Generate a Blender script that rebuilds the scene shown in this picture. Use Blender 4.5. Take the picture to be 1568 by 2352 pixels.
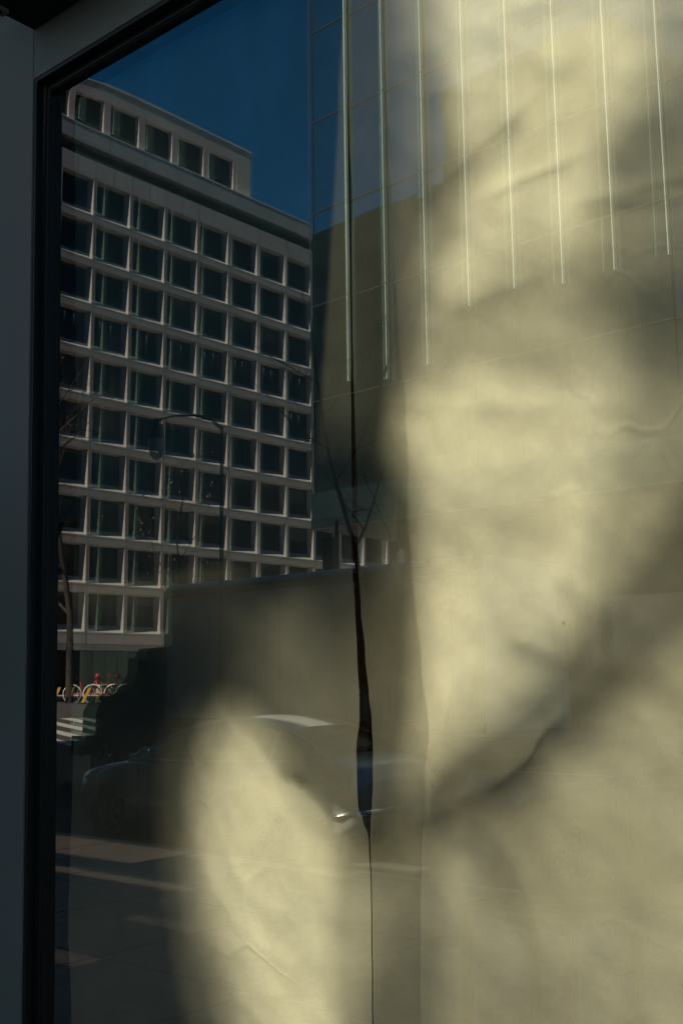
import bpy, bmesh, math, random
from mathutils import Vector, Matrix, noise
C = bpy.context
S = C.scene
for o in list(bpy.data.objects):
    bpy.data.objects.remove(o)
rad = math.radians

# ------------------------------------------------------------------ camera, sky, sun, exposure
F, PITCH, AZ, ROLL = 2588.0, rad(8.7), rad(130.8), 0.0125
CAM = (0.0, -1.75, 1.95)
cam = bpy.data.cameras.new('camera')
cam.sensor_fit = 'HORIZONTAL'; cam.sensor_width = 24.0
cam.lens = F / 1568.0 * 24.0
cam.clip_start = 0.05; cam.clip_end = 3000
camo = bpy.data.objects.new('camera', cam)
S.collection.objects.link(camo)
camo.matrix_world = (Matrix.Translation(CAM) @ Matrix.Rotation(AZ - math.pi / 2, 4, 'Z')
                     @ Matrix.Rotation(math.pi / 2 + PITCH, 4, 'X') @ Matrix.Rotation(-ROLL, 4, 'Z'))
S.camera = camo

SUN = Vector((0.062, 0.71, 0.70)).normalized()
w = bpy.data.worlds.new('World'); S.world = w; w.use_nodes = True
nt = w.node_tree; nt.nodes.clear()
sky = nt.nodes.new('ShaderNodeTexSky'); sky.sky_type = 'NISHITA'; sky.sun_disc = False
sky.sun_elevation = math.asin(SUN.z); sky.sun_rotation = math.atan2(SUN.x, SUN.y)
sky.altitude = 300; sky.air_density = 0.9; sky.dust_density = 0.15; sky.ozone_density = 3.0
bg = nt.nodes.new('ShaderNodeBackground'); bg.inputs['Strength'].default_value = 0.040
wo = nt.nodes.new('ShaderNodeOutputWorld')
hs = nt.nodes.new('ShaderNodeHueSaturation'); hs.inputs['Saturation'].default_value = 1.35; hs.inputs['Hue'].default_value = 0.493
nt.links.new(sky.outputs[0], hs.inputs['Color']); nt.links.new(hs.outputs[0], bg.inputs[0]); nt.links.new(bg.outputs[0], wo.inputs[0])
sl = bpy.data.lights.new('sun', 'SUN'); sl.energy = 5.0; sl.angle = rad(0.55); sl.color = (1, .93, .82)
so = bpy.data.objects.new('sun', sl); S.collection.objects.link(so)
so.rotation_euler = SUN.to_track_quat('Z', 'Y').to_euler()
so.location = SUN * 200
S.view_settings.view_transform = 'Standard'; S.view_settings.look = 'None'
S.view_settings.exposure = 0.72; S.view_settings.gamma = 1
S.cycles.max_bounces = 10; S.cycles.transparent_max_bounces = 16; S.cycles.glossy_bounces = 5
S.cycles.diffuse_bounces = 3; S.cycles.transmission_bounces = 6
S.cycles.caustics_reflective = False; S.cycles.caustics_refractive = False

# ------------------------------------------------------------------ helpers
def ray(u, v):
    """direction of a point of the 1568 x 2352 picture grid"""
    a, b = u - 784, 1176 - v
    cr, sr = math.cos(ROLL), math.sin(ROLL)
    X = a * cr + b * sr; Y = -a * sr + b * cr
    up = Y * math.cos(PITCH) + F * math.sin(PITCH); f = F * math.cos(PITCH) - Y * math.sin(PITCH)
    return (math.cos(AZ) * f + math.sin(AZ) * X, math.sin(AZ) * f - math.cos(AZ) * X, up)

def on_plane(u, v, yy):
    d = ray(u, v); t = (yy - CAM[1]) / d[1]
    return (CAM[0] + d[0] * t, CAM[2] + d[2] * t)

def put(o, parent=None):
    S.collection.objects.link(o)
    if parent is not None:
        o.parent = parent
    return o

def tag(o, label=None, cat=None, group=None, kind=None):
    if label: o['label'] = label
    if cat: o['category'] = cat
    if group: o['group'] = group
    if kind: o['kind'] = kind
    return o

def empty(name, loc=(0, 0, 0), rz=0):
    o = bpy.data.objects.new(name, None)
    o.location = loc; o.rotation_euler.z = rz; o.empty_display_size = .2
    return put(o)

class MB:
    def __init__(s): s.v = []; s.f = []; s.mi = []; s.sm = []
    def add(s, vs, fs, m=0, smooth=False):
        n = len(s.v); s.v += [tuple(p) for p in vs]
        for f in fs: s.f.append([i + n for i in f]); s.mi.append(m); s.sm.append(smooth)
        return s
    def quad(s, a, b, c, d, m=0): return s.add([a, b, c, d], [(0, 1, 2, 3)], m)
    def box(s, x0, x1, y0, y1, z0, z1, m=0):
        vs = [(x, y, z) for x in (x0, x1) for y in (y0, y1) for z in (z0, z1)]
        return s.add(vs, [(0, 1, 3, 2), (4, 6, 7, 5), (0, 4, 5, 1), (2, 3, 7, 6), (0, 2, 6, 4), (1, 5, 7, 3)], m)
    def tube(s, pts, rs, n=8, m=0, cap=True):
        pts = [Vector(p) for p in pts]
        if not hasattr(rs, '__len__'): rs = [rs] * len(pts)
        vs = []; ref = None
        for i, p in enumerate(pts):
            t = (pts[min(i + 1, len(pts) - 1)] - pts[max(i - 1, 0)])
            t = t.normalized() if t.length > 1e-9 else Vector((0, 0, 1))
            if ref is None: ref = Vector((1, 0, 0)) if abs(t.x) < .8 else Vector((0, 1, 0))
            a = (ref - t * ref.dot(t)).normalized(); b = t.cross(a); ref = a
            for k in range(n):
                q = 2 * math.pi * k / n
                vs.append(p + (a * math.cos(q) + b * math.sin(q)) * rs[i])
        fs = [(i * n + k, i * n + (k + 1) % n, (i + 1) * n + (k + 1) % n, (i + 1) * n + k)
              for i in range(len(pts) - 1) for k in range(n)]
        if cap: fs += [tuple(range(n))[::-1], tuple(range((len(pts) - 1) * n, len(pts) * n))]
        return s.add(vs, fs, m, True)
    def lathe(s, prof, c=(0, 0, 0), axis='z', n=24, m=0, smooth=True):
        vs = []
        for r, h in prof:
            for k in range(n):
                q = 2 * math.pi * k / n; a, b = r * math.cos(q), r * math.sin(q)
                p = {'z': (a, b, h), 'y': (a, h, b), 'x': (h, a, b)}[axis]
                vs.append((p[0] + c[0], p[1] + c[1], p[2] + c[2]))
        fs = [(i * n + k, i * n + (k + 1) % n, (i + 1) * n + (k + 1) % n, (i + 1) * n + k)
              for i in range(len(prof) - 1) for k in range(n)]
        return s.add(vs, fs, m, smooth)
    def build(s, name, mats, parent=None, recalc=True):
        me = bpy.data.meshes.new(name)
        me.from_pydata(s.v, [], s.f)
        if not isinstance(mats, (list, tuple)): mats = [mats]
        for m in mats: me.materials.append(m)
        me.polygons.foreach_set('material_index', s.mi)
        me.polygons.foreach_set('use_smooth', s.sm)
        if recalc:
            bm = bmesh.new(); bm.from_mesh(me)
            bmesh.ops.recalc_face_normals(bm, faces=bm.faces); bm.to_mesh(me); bm.free()
        me.update()
        return put(bpy.data.objects.new(name, me), parent)

def wall_holes(x0, x1, z0, z1, holes, y0, y1):
    """a wall slab along x from y0 (outer face) to y1 with rectangular openings and their reveals"""
    xs = sorted({x0, x1, *[h[0] for h in holes], *[h[1] for h in holes]})
    zs = sorted({z0, z1, *[h[2] for h in holes], *[h[3] for h in holes]})
    mb = MB()
    for i in range(len(xs) - 1):
        for j in range(len(zs) - 1):
            a, b, c, d = xs[i], xs[i + 1], zs[j], zs[j + 1]
            cx, cz = (a + b) / 2, (c + d) / 2
            if any(h[0] < cx < h[1] and h[2] < cz < h[3] for h in holes): continue
            for y in (y0, y1): mb.quad((a, y, c), (b, y, c), (b, y, d), (a, y, d))
    for h in list(holes) + [(x0, x1, z0, z1)]:
        a, b, c, d = h
        mb.quad((a, y0, c), (b, y0, c), (b, y1, c), (a, y1, c)); mb.quad((a, y0, d), (b, y0, d), (b, y1, d), (a, y1, d))
        mb.quad((a, y0, c), (a, y0, d), (a, y1, d), (a, y1, c)); mb.quad((b, y0, c), (b, y0, d), (b, y1, d), (b, y1, c))
    return mb

# ------------------------------------------------------------------ materials
def mat(name, col, rough=.6, metal=0, var=.15, scale=6, bump=0.0, bscale=40, spec=.5, emis=None):
    m = bpy.data.materials.new(name); m.use_nodes = True
    t = m.node_tree; p = t.nodes['Principled BSDF']
    p.inputs['Roughness'].default_value = rough; p.inputs['Metallic'].default_value = metal
    p.inputs['Specular IOR Level'].default_value = spec
    tc = t.nodes.new('ShaderNodeTexCoord')
    n = t.nodes.new('ShaderNodeTexNoise'); n.inputs['Scale'].default_value = scale; n.inputs['Detail'].default_value = 6
    t.links.new(tc.outputs['Object'], n.inputs['Vector'])
    mx = t.nodes.new('ShaderNodeMixRGB'); mx.blend_type = 'MIX'
    mx.inputs[1].default_value = (*[c * (1 - var) for c in col], 1)
    mx.inputs[2].default_value = (*[min(1, c * (1 + var)) for c in col], 1)
    t.links.new(n.outputs['Fac'], mx.inputs[0]); t.links.new(mx.outputs[0], p.inputs['Base Color'])
    if bump:
        n2 = t.nodes.new('ShaderNodeTexNoise'); n2.inputs['Scale'].default_value = bscale; n2.inputs['Detail'].default_value = 8
        t.links.new(tc.outputs['Object'], n2.inputs['Vector'])
        b = t.nodes.new('ShaderNodeBump'); b.inputs['Strength'].default_value = bump; b.inputs['Distance'].default_value = .02
        t.links.new(n2.outputs['Fac'], b.inputs['Height']); t.links.new(b.outputs[0], p.inputs['Normal'])
    return m

def pane_mat(name, refl, fac, tint):
    """coated float glass: a mirror share over a clear tinted share"""
    m = bpy.data.materials.new(name); m.use_nodes = True
    t = m.node_tree; t.nodes.clear()
    o = t.nodes.new('ShaderNodeOutputMaterial'); mx = t.nodes.new('ShaderNodeMixShader')
    tr = t.nodes.new('ShaderNodeBsdfTransparent'); tr.inputs[0].default_value = (*tint, 1)
    gl = t.nodes.new('ShaderNodeBsdfGlossy'); gl.inputs['Color'].default_value = (*refl, 1); gl.inputs['Roughness'].default_value = 0
    lw = t.nodes.new('ShaderNodeLayerWeight'); lw.inputs[0].default_value = .5
    fr = t.nodes.new('ShaderNodeMath'); fr.operation = 'POWER'; fr.inputs[1].default_value = 4.0; t.links.new(lw.outputs['Facing'], fr.inputs[0])
    ad = t.nodes.new('ShaderNodeMath'); ad.operation = 'ADD'; ad.inputs[1].default_value = fac; ad.use_clamp = True
    t.links.new(fr.outputs[0], ad.inputs[0])
    tc = t.nodes.new('ShaderNodeTexCoord'); mp = t.nodes.new('ShaderNodeMapping'); mp.inputs['Scale'].default_value = (1.2, 1, .35); mp.inputs['Rotation'].default_value = (0, .5, 0)
    ns = t.nodes.new('ShaderNodeTexNoise'); ns.inputs['Scale'].default_value = 7; ns.inputs['Detail'].default_value = 8
    mr = t.nodes.new('ShaderNodeMapRange'); mr.inputs[1].default_value = .3; mr.inputs[2].default_value = .7; mr.inputs[3].default_value = .88; mr.inputs[4].default_value = 1.1
    ml = t.nodes.new('ShaderNodeMath'); ml.operation = 'MULTIPLY'
    t.links.new(tc.outputs['Object'], mp.inputs[0]); t.links.new(mp.outputs[0], ns.inputs['Vector']); t.links.new(ns.outputs['Fac'], mr.inputs[0])
    t.links.new(mr.outputs[0], ml.inputs[1]); t.links.new(ad.outputs[0], ml.inputs[0]); t.links.new(ml.outputs[0], mx.inputs[0])
    t.links.new(tr.outputs[0], mx.inputs[1]); t.links.new(gl.outputs[0], mx.inputs[2]); t.links.new(mx.outputs[0], o.inputs[0])
    return m

def clear_mat(name, tint=(.97, .98, .97)):
    m = bpy.data.materials.new(name); m.use_nodes = True
    t = m.node_tree; t.nodes.clear()
    o = t.nodes.new('ShaderNodeOutputMaterial'); tr = t.nodes.new('ShaderNodeBsdfTransparent')
    tr.inputs[0].default_value = (*tint, 1); t.links.new(tr.outputs[0], o.inputs[0])
    return m

def glossy_mix(name, base, refl, fac, rough=.01):
    m = bpy.data.materials.new(name); m.use_nodes = True
    t = m.node_tree; t.nodes.clear()
    o = t.nodes.new('ShaderNodeOutputMaterial'); mx = t.nodes.new('ShaderNodeMixShader'); mx.inputs[0].default_value = fac
    d = t.nodes.new('ShaderNodeBsdfDiffuse'); gl = t.nodes.new('ShaderNodeBsdfGlossy')
    n = t.nodes.new('ShaderNodeTexNoise'); n.inputs['Scale'].default_value = .7
    tc = t.nodes.new('ShaderNodeTexCoord'); t.links.new(tc.outputs['Object'], n.inputs['Vector'])
    cr = t.nodes.new('ShaderNodeMixRGB'); cr.inputs[1].default_value = (*[c * .7 for c in base], 1); cr.inputs[2].default_value = (*[c * 1.3 for c in base], 1)
    t.links.new(n.outputs['Fac'], cr.inputs[0]); t.links.new(cr.outputs[0], d.inputs[0])
    gl.inputs['Color'].default_value = (*refl, 1); gl.inputs['Roughness'].default_value = rough
    if name == 'curtain_wall_glass':
        nb = t.nodes.new('ShaderNodeTexNoise'); nb.inputs['Scale'].default_value = .55; nb.inputs['Detail'].default_value = 1
        t.links.new(tc.outputs['Object'], nb.inputs['Vector'])
        bb = t.nodes.new('ShaderNodeBump'); bb.inputs['Strength'].default_value = 1; bb.inputs['Distance'].default_value = .0015
        t.links.new(nb.outputs['Fac'], bb.inputs['Height']); t.links.new(bb.outputs[0], gl.inputs['Normal'])
    t.links.new(d.outputs[0], mx.inputs[1]); t.links.new(gl.outputs[0], mx.inputs[2]); t.links.new(mx.outputs[0], o.inputs[0])
    return m

def paper_mat(name, col, trans, see=0.0):
    """kraft paper: a diffuse face and light that soaks through from behind, with cloudy fibre"""
    m = bpy.data.materials.new(name); m.use_nodes = True
    t = m.node_tree; t.nodes.clear(); N = t.nodes.new; L = t.links.new
    o = N('ShaderNodeOutputMaterial')
    tc = N('ShaderNodeTexCoord')
    n1 = N('ShaderNodeTexNoise'); n1.inputs['Scale'].default_value = 9; n1.inputs['Detail'].default_value = 9; n1.inputs['Roughness'].default_value = .62
    n2 = N('ShaderNodeTexNoise'); n2.inputs['Scale'].default_value = 120; n2.inputs['Detail'].default_value = 5
    n3 = N('ShaderNodeTexVoronoi'); n3.inputs['Scale'].default_value = 4.2
    mp = N('ShaderNodeMapping'); mp.inputs['Scale'].default_value = (3.0, 1, .8)
    L(tc.outputs['Object'], n1.inputs['Vector']); L(tc.outputs['Object'], mp.inputs[0]); L(mp.outputs[0], n2.inputs['Vector']); L(tc.outputs['Object'], n3.inputs['Vector'])
    r1 = N('ShaderNodeMapRange'); r1.inputs[1].default_value = .3; r1.inputs[2].default_value = .7; r1.inputs[3].default_value = .89; r1.inputs[4].default_value = 1.08
    r2 = N('ShaderNodeMapRange'); r2.inputs[1].default_value = .3; r2.inputs[2].default_value = .7; r2.inputs[3].default_value = .965; r2.inputs[4].default_value = 1.035
    r3 = N('ShaderNodeMapRange'); r3.inputs[1].default_value = .006; r3.inputs[2].default_value = .022; r3.inputs[3].default_value = .6; r3.inputs[4].default_value = 1.0
    L(n1.outputs['Fac'], r1.inputs[0]); L(n2.outputs['Fac'], r2.inputs[0]); L(n3.outputs['Distance'], r3.inputs[0])
    m1 = N('ShaderNodeMath'); m1.operation = 'MULTIPLY'; L(r1.outputs[0], m1.inputs[0]); L(r2.outputs[0], m1.inputs[1])
    m2 = N('ShaderNodeMath'); m2.operation = 'MULTIPLY'; L(m1.outputs[0], m2.inputs[0]); L(r3.outputs[0], m2.inputs[1])
    hue = N('ShaderNodeMixRGB'); hue.inputs[1].default_value = (*col, 1); hue.inputs[2].default_value = (col[0] * .97, col[1], col[2] * 1.1, 1)
    n4 = N('ShaderNodeTexNoise'); n4.inputs['Scale'].default_value = 5; L(tc.outputs['Object'], n4.inputs['Vector']); L(n4.outputs['Fac'], hue.inputs[0])
    vm = N('ShaderNodeVectorMath'); vm.operation = 'SCALE'; L(hue.outputs[0], vm.inputs[0]); L(m2.outputs[0], vm.inputs['Scale'])
    bp0 = N('ShaderNodeBump'); bp0.inputs['Strength'].default_value = .5; bp0.inputs['Distance'].default_value = .006; L(n1.outputs['Fac'], bp0.inputs['Height'])
    wn_ = N('ShaderNodeTexNoise'); wn_.inputs['Scale'].default_value = 2.5; wn_.inputs['Detail'].default_value = 3; L(tc.outputs['Object'], wn_.inputs['Vector'])
    wm = N('ShaderNodeVectorMath'); wm.operation = 'MULTIPLY_ADD'; L(wn_.outputs['Color'], wm.inputs[0]); wm.inputs[1].default_value = (.6, 0, .6); L(tc.outputs['Object'], wm.inputs[2])
    vo = N('ShaderNodeTexVoronoi'); vo.feature = 'DISTANCE_TO_EDGE'; vo.inputs['Scale'].default_value = 3.4; L(wm.outputs[0], vo.inputs['Vector'])
    mm = N('ShaderNodeMapRange'); mm.interpolation_type = 'SMOOTHSTEP'; mm.inputs[1].default_value = 0; mm.inputs[2].default_value = .055; L(vo.outputs['Distance'], mm.inputs[0])
    msk = N('ShaderNodeTexNoise'); msk.inputs['Scale'].default_value = 1.7; L(tc.outputs['Object'], msk.inputs['Vector'])
    mk = N('ShaderNodeMapRange'); mk.inputs[1].default_value = .48; mk.inputs[2].default_value = .68; mk.inputs[3].default_value = 0; mk.inputs[4].default_value = 1; L(msk.outputs['Fac'], mk.inputs[0])
    mh = N('ShaderNodeMath'); mh.operation = 'MULTIPLY'; L(mm.outputs[0], mh.inputs[0]); L(mk.outputs[0], mh.inputs[1])
    bp = N('ShaderNodeBump'); bp.inputs['Strength'].default_value = .8; bp.inputs['Distance'].default_value = .0015; L(mh.outputs[0], bp.inputs['Height']); L(bp0.outputs[0], bp.inputs['Normal'])
    df = N('ShaderNodeBsdfDiffuse'); tl = N('ShaderNodeBsdfTranslucent')
    for b in (df, tl): L(vm.outputs[0], b.inputs[0]); L(bp.outputs[0], b.inputs['Normal'])
    mx = N('ShaderNodeMixShader'); mx.inputs[0].default_value = trans
    L(df.outputs[0], mx.inputs[1]); L(tl.outputs[0], mx.inputs[2])
    if see:
        tp = N('ShaderNodeBsdfTransparent'); m3 = N('ShaderNodeMixShader'); m3.inputs[0].default_value = see
        L(mx.outputs[0], m3.inputs[1]); L(tp.outputs[0], m3.inputs[2]); L(m3.outputs[0], o.inputs[0])
    else: L(mx.outputs[0], o.inputs[0])
    return m

def blocker_mat(name, col, see):
    # sheet for the added light blockers: lets a set share of sun through
    m = bpy.data.materials.new(name); m.use_nodes = True
    t = m.node_tree; t.nodes.clear(); N = t.nodes.new; L = t.links.new
    o = N('ShaderNodeOutputMaterial'); d = N('ShaderNodeBsdfDiffuse'); d.inputs[0].default_value = (*col, 1)
    tp = N('ShaderNodeBsdfTransparent'); mx = N('ShaderNodeMixShader'); mx.inputs[0].default_value = see
    L(d.outputs[0], mx.inputs[1]); L(tp.outputs[0], mx.inputs[2]); L(mx.outputs[0], o.inputs[0])
    return m

M = dict(
    asphalt=mat('asphalt', (.055, .053, .05), .85, var=.45, scale=3, bump=.5, bscale=60),
    paving=mat('paving', (.42, .385, .35), .8, var=.5, scale=10, bump=.9, bscale=120),
    granite=mat('granite', (.42, .36, .33), .7, var=.25, scale=60),
    paint=mat('road_paint', (.55, .54, .5), .6, var=.12, scale=9),
    concrete=mat('precast_concrete', (.40, .385, .36), .8, var=.08, scale=.8),
    concrete2=mat('attic_panel', (.34, .36, .35), .8, var=.06, scale=.5),
    dark=mat('dark_room_and_shade', (.018, .018, .017), .9, var=.3, scale=1),
    black=mat('black_frame', (.008, .008, .008), .45, var=.2, scale=3),
    gasket=mat('gasket', (.035, .045, .042), .35, var=.2),
    alu=mat('grey_panel', (.36, .36, .31), .55, var=.07, scale=3, metal=0),
    soffit=mat('brown_soffit', (.035, .025, .018), .8, var=.2),
    steel=mat('steel', (.5, .5, .5), .3, metal=1, var=.1),
    officeglass=glossy_mix('office_glass', (.012, .014, .013), (.5, .55, .5), .05, .03),
    shopglass=glossy_mix('shopfront_glass', (.02, .035, .035), (.6, .8, .85), .3, .05),
    curtain=glossy_mix('curtain_wall_glass', (.010, .016, .012), (.66, .78, .84), .62, .006),
    fin=mat('glass_fin', (.55, .76, .64), .25, var=.1, scale=4),
    joint=mat('panel_joint', (.03, .03, .028), .5),
    louvre=mat('louvre', (.03, .03, .028), .6),
    truckbox=mat('truck_box', (.66, .76, .68), .55, var=.07, scale=1.2),
    trim=mat('dark_trim', (.03, .035, .032), .5),
    orange=mat('rust_orange_paint', (.16, .05, .02), .45),
    logo=mat('round_emblem', (.22, .10, .04), .6),
    logo2=mat('emblem_stripe', (.11, .12, .08), .6),
    carpaint=mat('car_paint', (.5, .51, .49), .25, metal=.3, var=.03, spec=.8),
    carpaint2=mat('pale_car_paint', (.22, .26, .28), .35, metal=0, var=.03),
    carglass=glossy_mix('car_glass', (.006, .007, .007), (.8, .85, .85), .15, .02),
    rubber=mat('tyre', (.015, .015, .015), .8),
    rim=mat('alloy', (.35, .35, .34), .3, metal=.9),
    chrome=mat('chrome', (.85, .84, .8), .18, metal=1),
    red=mat('red_lens', (.5, .02, .015), .2),
    bikered=mat('red_paint', (.65, .04, .02), .35),
    white=mat('white_paint', (.72, .7, .67), .4),
    yellow=mat('yellow_paint', (.75, .45, .06), .5),
    bark=mat('bark', (.05, .042, .035), .9, var=.3, scale=20),
    leaf=mat('dry_leaf', (.13, .07, .035), .8),
    blind=mat('window_blind', (.075, .08, .075), .8),
    tinted=clear_mat('sun_dimming_glass', (.26, .25, .24)), tinted_pale=clear_mat('pale_sun_dimming_glass', (.42, .39, .36)),  # tints that weaken sun coming through the added wall openings
    lampglass=mat('frosted_lamp_glass', (.45, .52, .5), .25),
    tower=mat('dark_tower', (.09, .085, .06), .7, var=.15, scale=.1),
    shopdark=mat('dark_cladding', (.03, .032, .033), .6),
    redwall=mat('red_column', (.30, .02, .02), .6),
    kraft=paper_mat('kraft_paper', (.80, .725, .475), .72),
    kraft2=paper_mat('kraft_backing', (.76, .69, .47), .5, .72),
    pass85=blocker_mat('very_open_blocker', (.2, .2, .15), .85),
    pass70=blocker_mat('open_blocker', (.2, .2, .15), .70),
    pass55=blocker_mat('loose_blocker', (.2, .2, .15), .55),
    pass40=blocker_mat('part_open_blocker', (.2, .2, .15), .38),
    pass20=blocker_mat('dense_blocker', (.2, .2, .15), .18),
)

# ------------------------------------------------------------------ ground
def gz(x):
    if x > -20: return 0.0
    if x < -38: return 1.35
    q = (-20 - x) / 18
    return 1.35 * (3 * q * q - 2 * q ** 3)

g = MB()
xs = [600, 200, 60, 0] + [-20 - i for i in range(19)] + [-60, -120, -300, -700]
ys = [800, 200, 40, 0, -20, -40, -80, -200, -800]
for i in range(len(xs) - 1):
    for j in range(len(ys) - 1):
        a, b, c, d = xs[i + 1], xs[i], ys[j + 1], ys[j]
        g.quad((a, c, gz(a)), (b, c, gz(b)), (b, d, gz(b)), (a, d, gz(a)))
tag(g.build('road', M['asphalt']), kind='structure')

def slab_joints(mb, x0, x1, y0, y1, z): pass
sw = MB()
sw.box(-26, 40, -6.76, .0, -.4, .15)
tag(sw.build('pavement', M['paving']), kind='structure')
jn = MB()
for k in range(0, 44):
    x = -26 + k * 1.5
    jn.box(x, x + .018, -6.75, -.2, .15, .1525)
for y in (-1.6, -3.2, -4.9): jn.box(-26, 39, y, y + .018, .15, .1525)
tag(jn.build('pavement_joints', M['trim']), kind='structure')
kb = MB(); kb.box(-26, 40, -6.96, -6.762, -.4, .156)
tag(kb.build('kerb', M['granite']), kind='structure')
fs = MB(); fs.box(-36, 60, -62, -30.5, -.4, .14)
tag(fs.build('far_pavement', M['paving']), kind='structure')
ofp = MB(); ofp.box(-95, -42, -100, -30.6, .5, 1.42)
tag(ofp.build('raised_pavement', M['paving']), kind='structure')
gu = MB(); gu.box(-26, 40, -7.45, -6.962, -.05, .006)
tag(gu.build('gutter', M['paving']), kind='structure')
for k in range(12):
    y = -13.6 - k * 1.15
    mb = MB(); a, b = -31.5, -26.0
    n = 6
    for i in range(n):
        x0 = a + (b - a) * i / n; x1 = a + (b - a) * (i + 1) / n
        mb.quad((x0, y - .5, gz(x0) + .012), (x1, y - .5, gz(x1) + .012), (x1, y, gz(x1) + .012), (x0, y, gz(x0) + .012))
    tag(mb.build('crosswalk_bar', M['paint']), kind='structure')
for k in range(8):
    mb = MB(); x = -14 + k * 5; mb.quad((x, -19.9, .008), (x + 2.6, -19.9, .008), (x + 2.6, -19.77, .008), (x, -19.77, .008))
    tag(mb.build('lane_line', M['paint']), kind='structure')

# ------------------------------------------------------------------ the shop whose window we look at
shop = empty('shop_building', (0, 0, 0))
tag(shop, 'dark clad shop building whose grey framed window is papered over inside', 'building')
WX0, WX1, WZ0, WZ1 = -2.588, -.60, .62, 3.675      # opening in the wall
holes = [(WX0, WX1, WZ0, WZ1), (-13.5, -9.0, 5.95, 7.02), (-8.9, -6.6, 6.62, 7.02), (-10.2, -7.4, 5.2, 5.62), (-6.6, -4.9, 1.5, 2.0), (-8.8, -6.1, 3.0, 3.45), (-7.0, -4.6, 4.15, 4.55), (-9.2, -7.7, 9.45, 10.1), (-7.6, -6.7, 7.8, 8.35),
         (-24, -19, 9.0, 11.0)]  # other openings are added, placed to throw sun patches on pavement and car
wall_holes(-60, 26, 0, 17.6, holes, -.02, .20).build('street_wall', M['shopdark'], shop)  # wall height set to keep the near street in shade
mb = MB(); mb.box(-25.5, 26, .0, .19, 17.602, 38.8); mb.build('added_shade_wall', M['shopdark'], shop)  # unseen slab added to shade the far side of the street
for q, h in enumerate(holes):
    if 1 <= q <= 6:
        mb = MB(); mb.box(h[0], h[1], .10, .104, h[2], h[3]); mb.build('sun_dimming_pane', M['tinted'] if q > 3 else M['tinted_pale'], shop)  # added panes that dim the sun patches on the pavement
# grey metal surround: left pier with its return, header over the opening
mb = MB(); mb.box(-2.80, WX0 - .0005, -.047, -.021, .0, 5.2)
mb.build('side_panel', M['alu'], shop)
mb = MB(); mb.box(WX0 - .06, 1.2, -.045, -.022, WZ1, 3.828); mb.build('header_panel', M['alu'], shop)
mb = MB(); mb.box(WX0 - .03, 1.2, -.205, -.048, 3.829, 3.95); mb.box(WX0 - .03, 1.2, -.150, -.146, 3.825, 3.8285); mb.build('soffit', M['soffit'], shop)
mb = MB(); mb.box(WX0 - .026, WX0 + .004, -.190, -.150, 3.817, 3.8285); mb.build('soffit_bracket', M['alu'], shop)
mb = MB(); mb.lathe([(0, 3.811), (.006, 3.812), (.008, 3.817)], (WX0 - .011, -.172, 0)); mb.build('screw', M['black'], shop)
# black window frame
fr = MB()
JX = -2.552
fr.box(WX0 + .001, WX0 + .012, -.043, .07, WZ0, WZ1 - .001)
fr.box(WX0 + .0125, JX, -.014, .10, WZ0, WZ1 - .002)
fr.box(WX0 + .0125, WX1, -.043, .07, WZ1 - .012, WZ1 - .0012)
fr.box(JX, WX1 - .05, -.014, .10, WZ1 - .040, WZ1 - .0125)
fr.box(JX, WX1 - .05, -.030, .10, WZ0, WZ0 + .06)
fr.box(WX1 - .05, WX1 - .001, -.060, .10, WZ0, WZ1 - .021)
frame = fr.build('window_frame', M['black'], shop)
gk = MB()
gk.box(WX0 + .014, WX0 + .017, -.018, -.0145, WZ0 + .01, WZ1 - .06)
gk.box(JX - .006, JX - .002, -.018, -.0145, WZ0 + .01, WZ1 - .06)
gk.box(JX, WX1 - .05, -.018, -.0145, WZ1 - .036, WZ1 - .032)
gk.build('gasket', M['gasket'], frame)

# the left jamb and its panel are tapered trims: narrower at the head than at the foot
for o in (frame, *[c for c in shop.children if c.name.startswith('side_panel')], *frame.children):
    for v in o.data.vertices:
        if v.co.x < -2.3 and (o is not frame or v.co.x < JX + .002):
            if v.co.x > -2.79: v.co.x += -.027 + .029 * (3.70 - v.co.z)
# double glazing: outer pane nearly flat, inner pane bowed so that it throws the greenish ghost
GX0, GX1, GZ0, GZ1 = JX - .032, WX1 - .04, WZ0 + .02, WZ1 - .035
def pane(name, y, sag, wob, mats, seed):
    nx, nz = 90, 130; vs = []; cx, hx = (GX0 + GX1) / 2, (GX1 - GX0) / 2; cz, hz = (GZ0 + GZ1) / 2, (GZ1 - GZ0) / 2
    for j in range(nz + 1):
        for i in range(nx + 1):
            x = GX0 + (GX1 - GX0) * i / nx; z = GZ0 + (GZ1 - GZ0) * j / nz
            X, Z = (x - cx) / hx, (z - cz) / hz
            d = sag * (1 - X * X) * (1 - .28 * Z * Z)
            d += wob * noise.noise(Vector((x * 1.3 + seed, z * .45, seed)))
            e = min(x - GX0, GX1 - x, GZ1 - z); d += wob * 4.0 * math.exp(-max(e, 0) / .05)
            vs.append((x, y + d, z))
    fs = [(j * (nx + 1) + i, j * (nx + 1) + i + 1, (j + 1) * (nx + 1) + i + 1, (j + 1) * (nx + 1) + i) for j in range(nz) for i in range(nx)]
    mb = MB(); mb.add(vs, fs, 0, True)
    mb.add([(a, b + .004, c) for a, b, c in vs], [f[::-1] for f in fs], 1, True)
    return mb.build(name, mats, frame, recalc=False)
clr = clear_mat('clear_glass_back')
pane('glass_pane', .0, .0003, .00007, [pane_mat('outer_glass', (1, .93, .88), .27, (.97, .97, .95)), clr], 1.3)
pane('glass_pane', .022, -.0033, .00009, [pane_mat('inner_glass', (.62, .90, .76), .16, (.95, .96, .92)), clr], 7.7)

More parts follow.
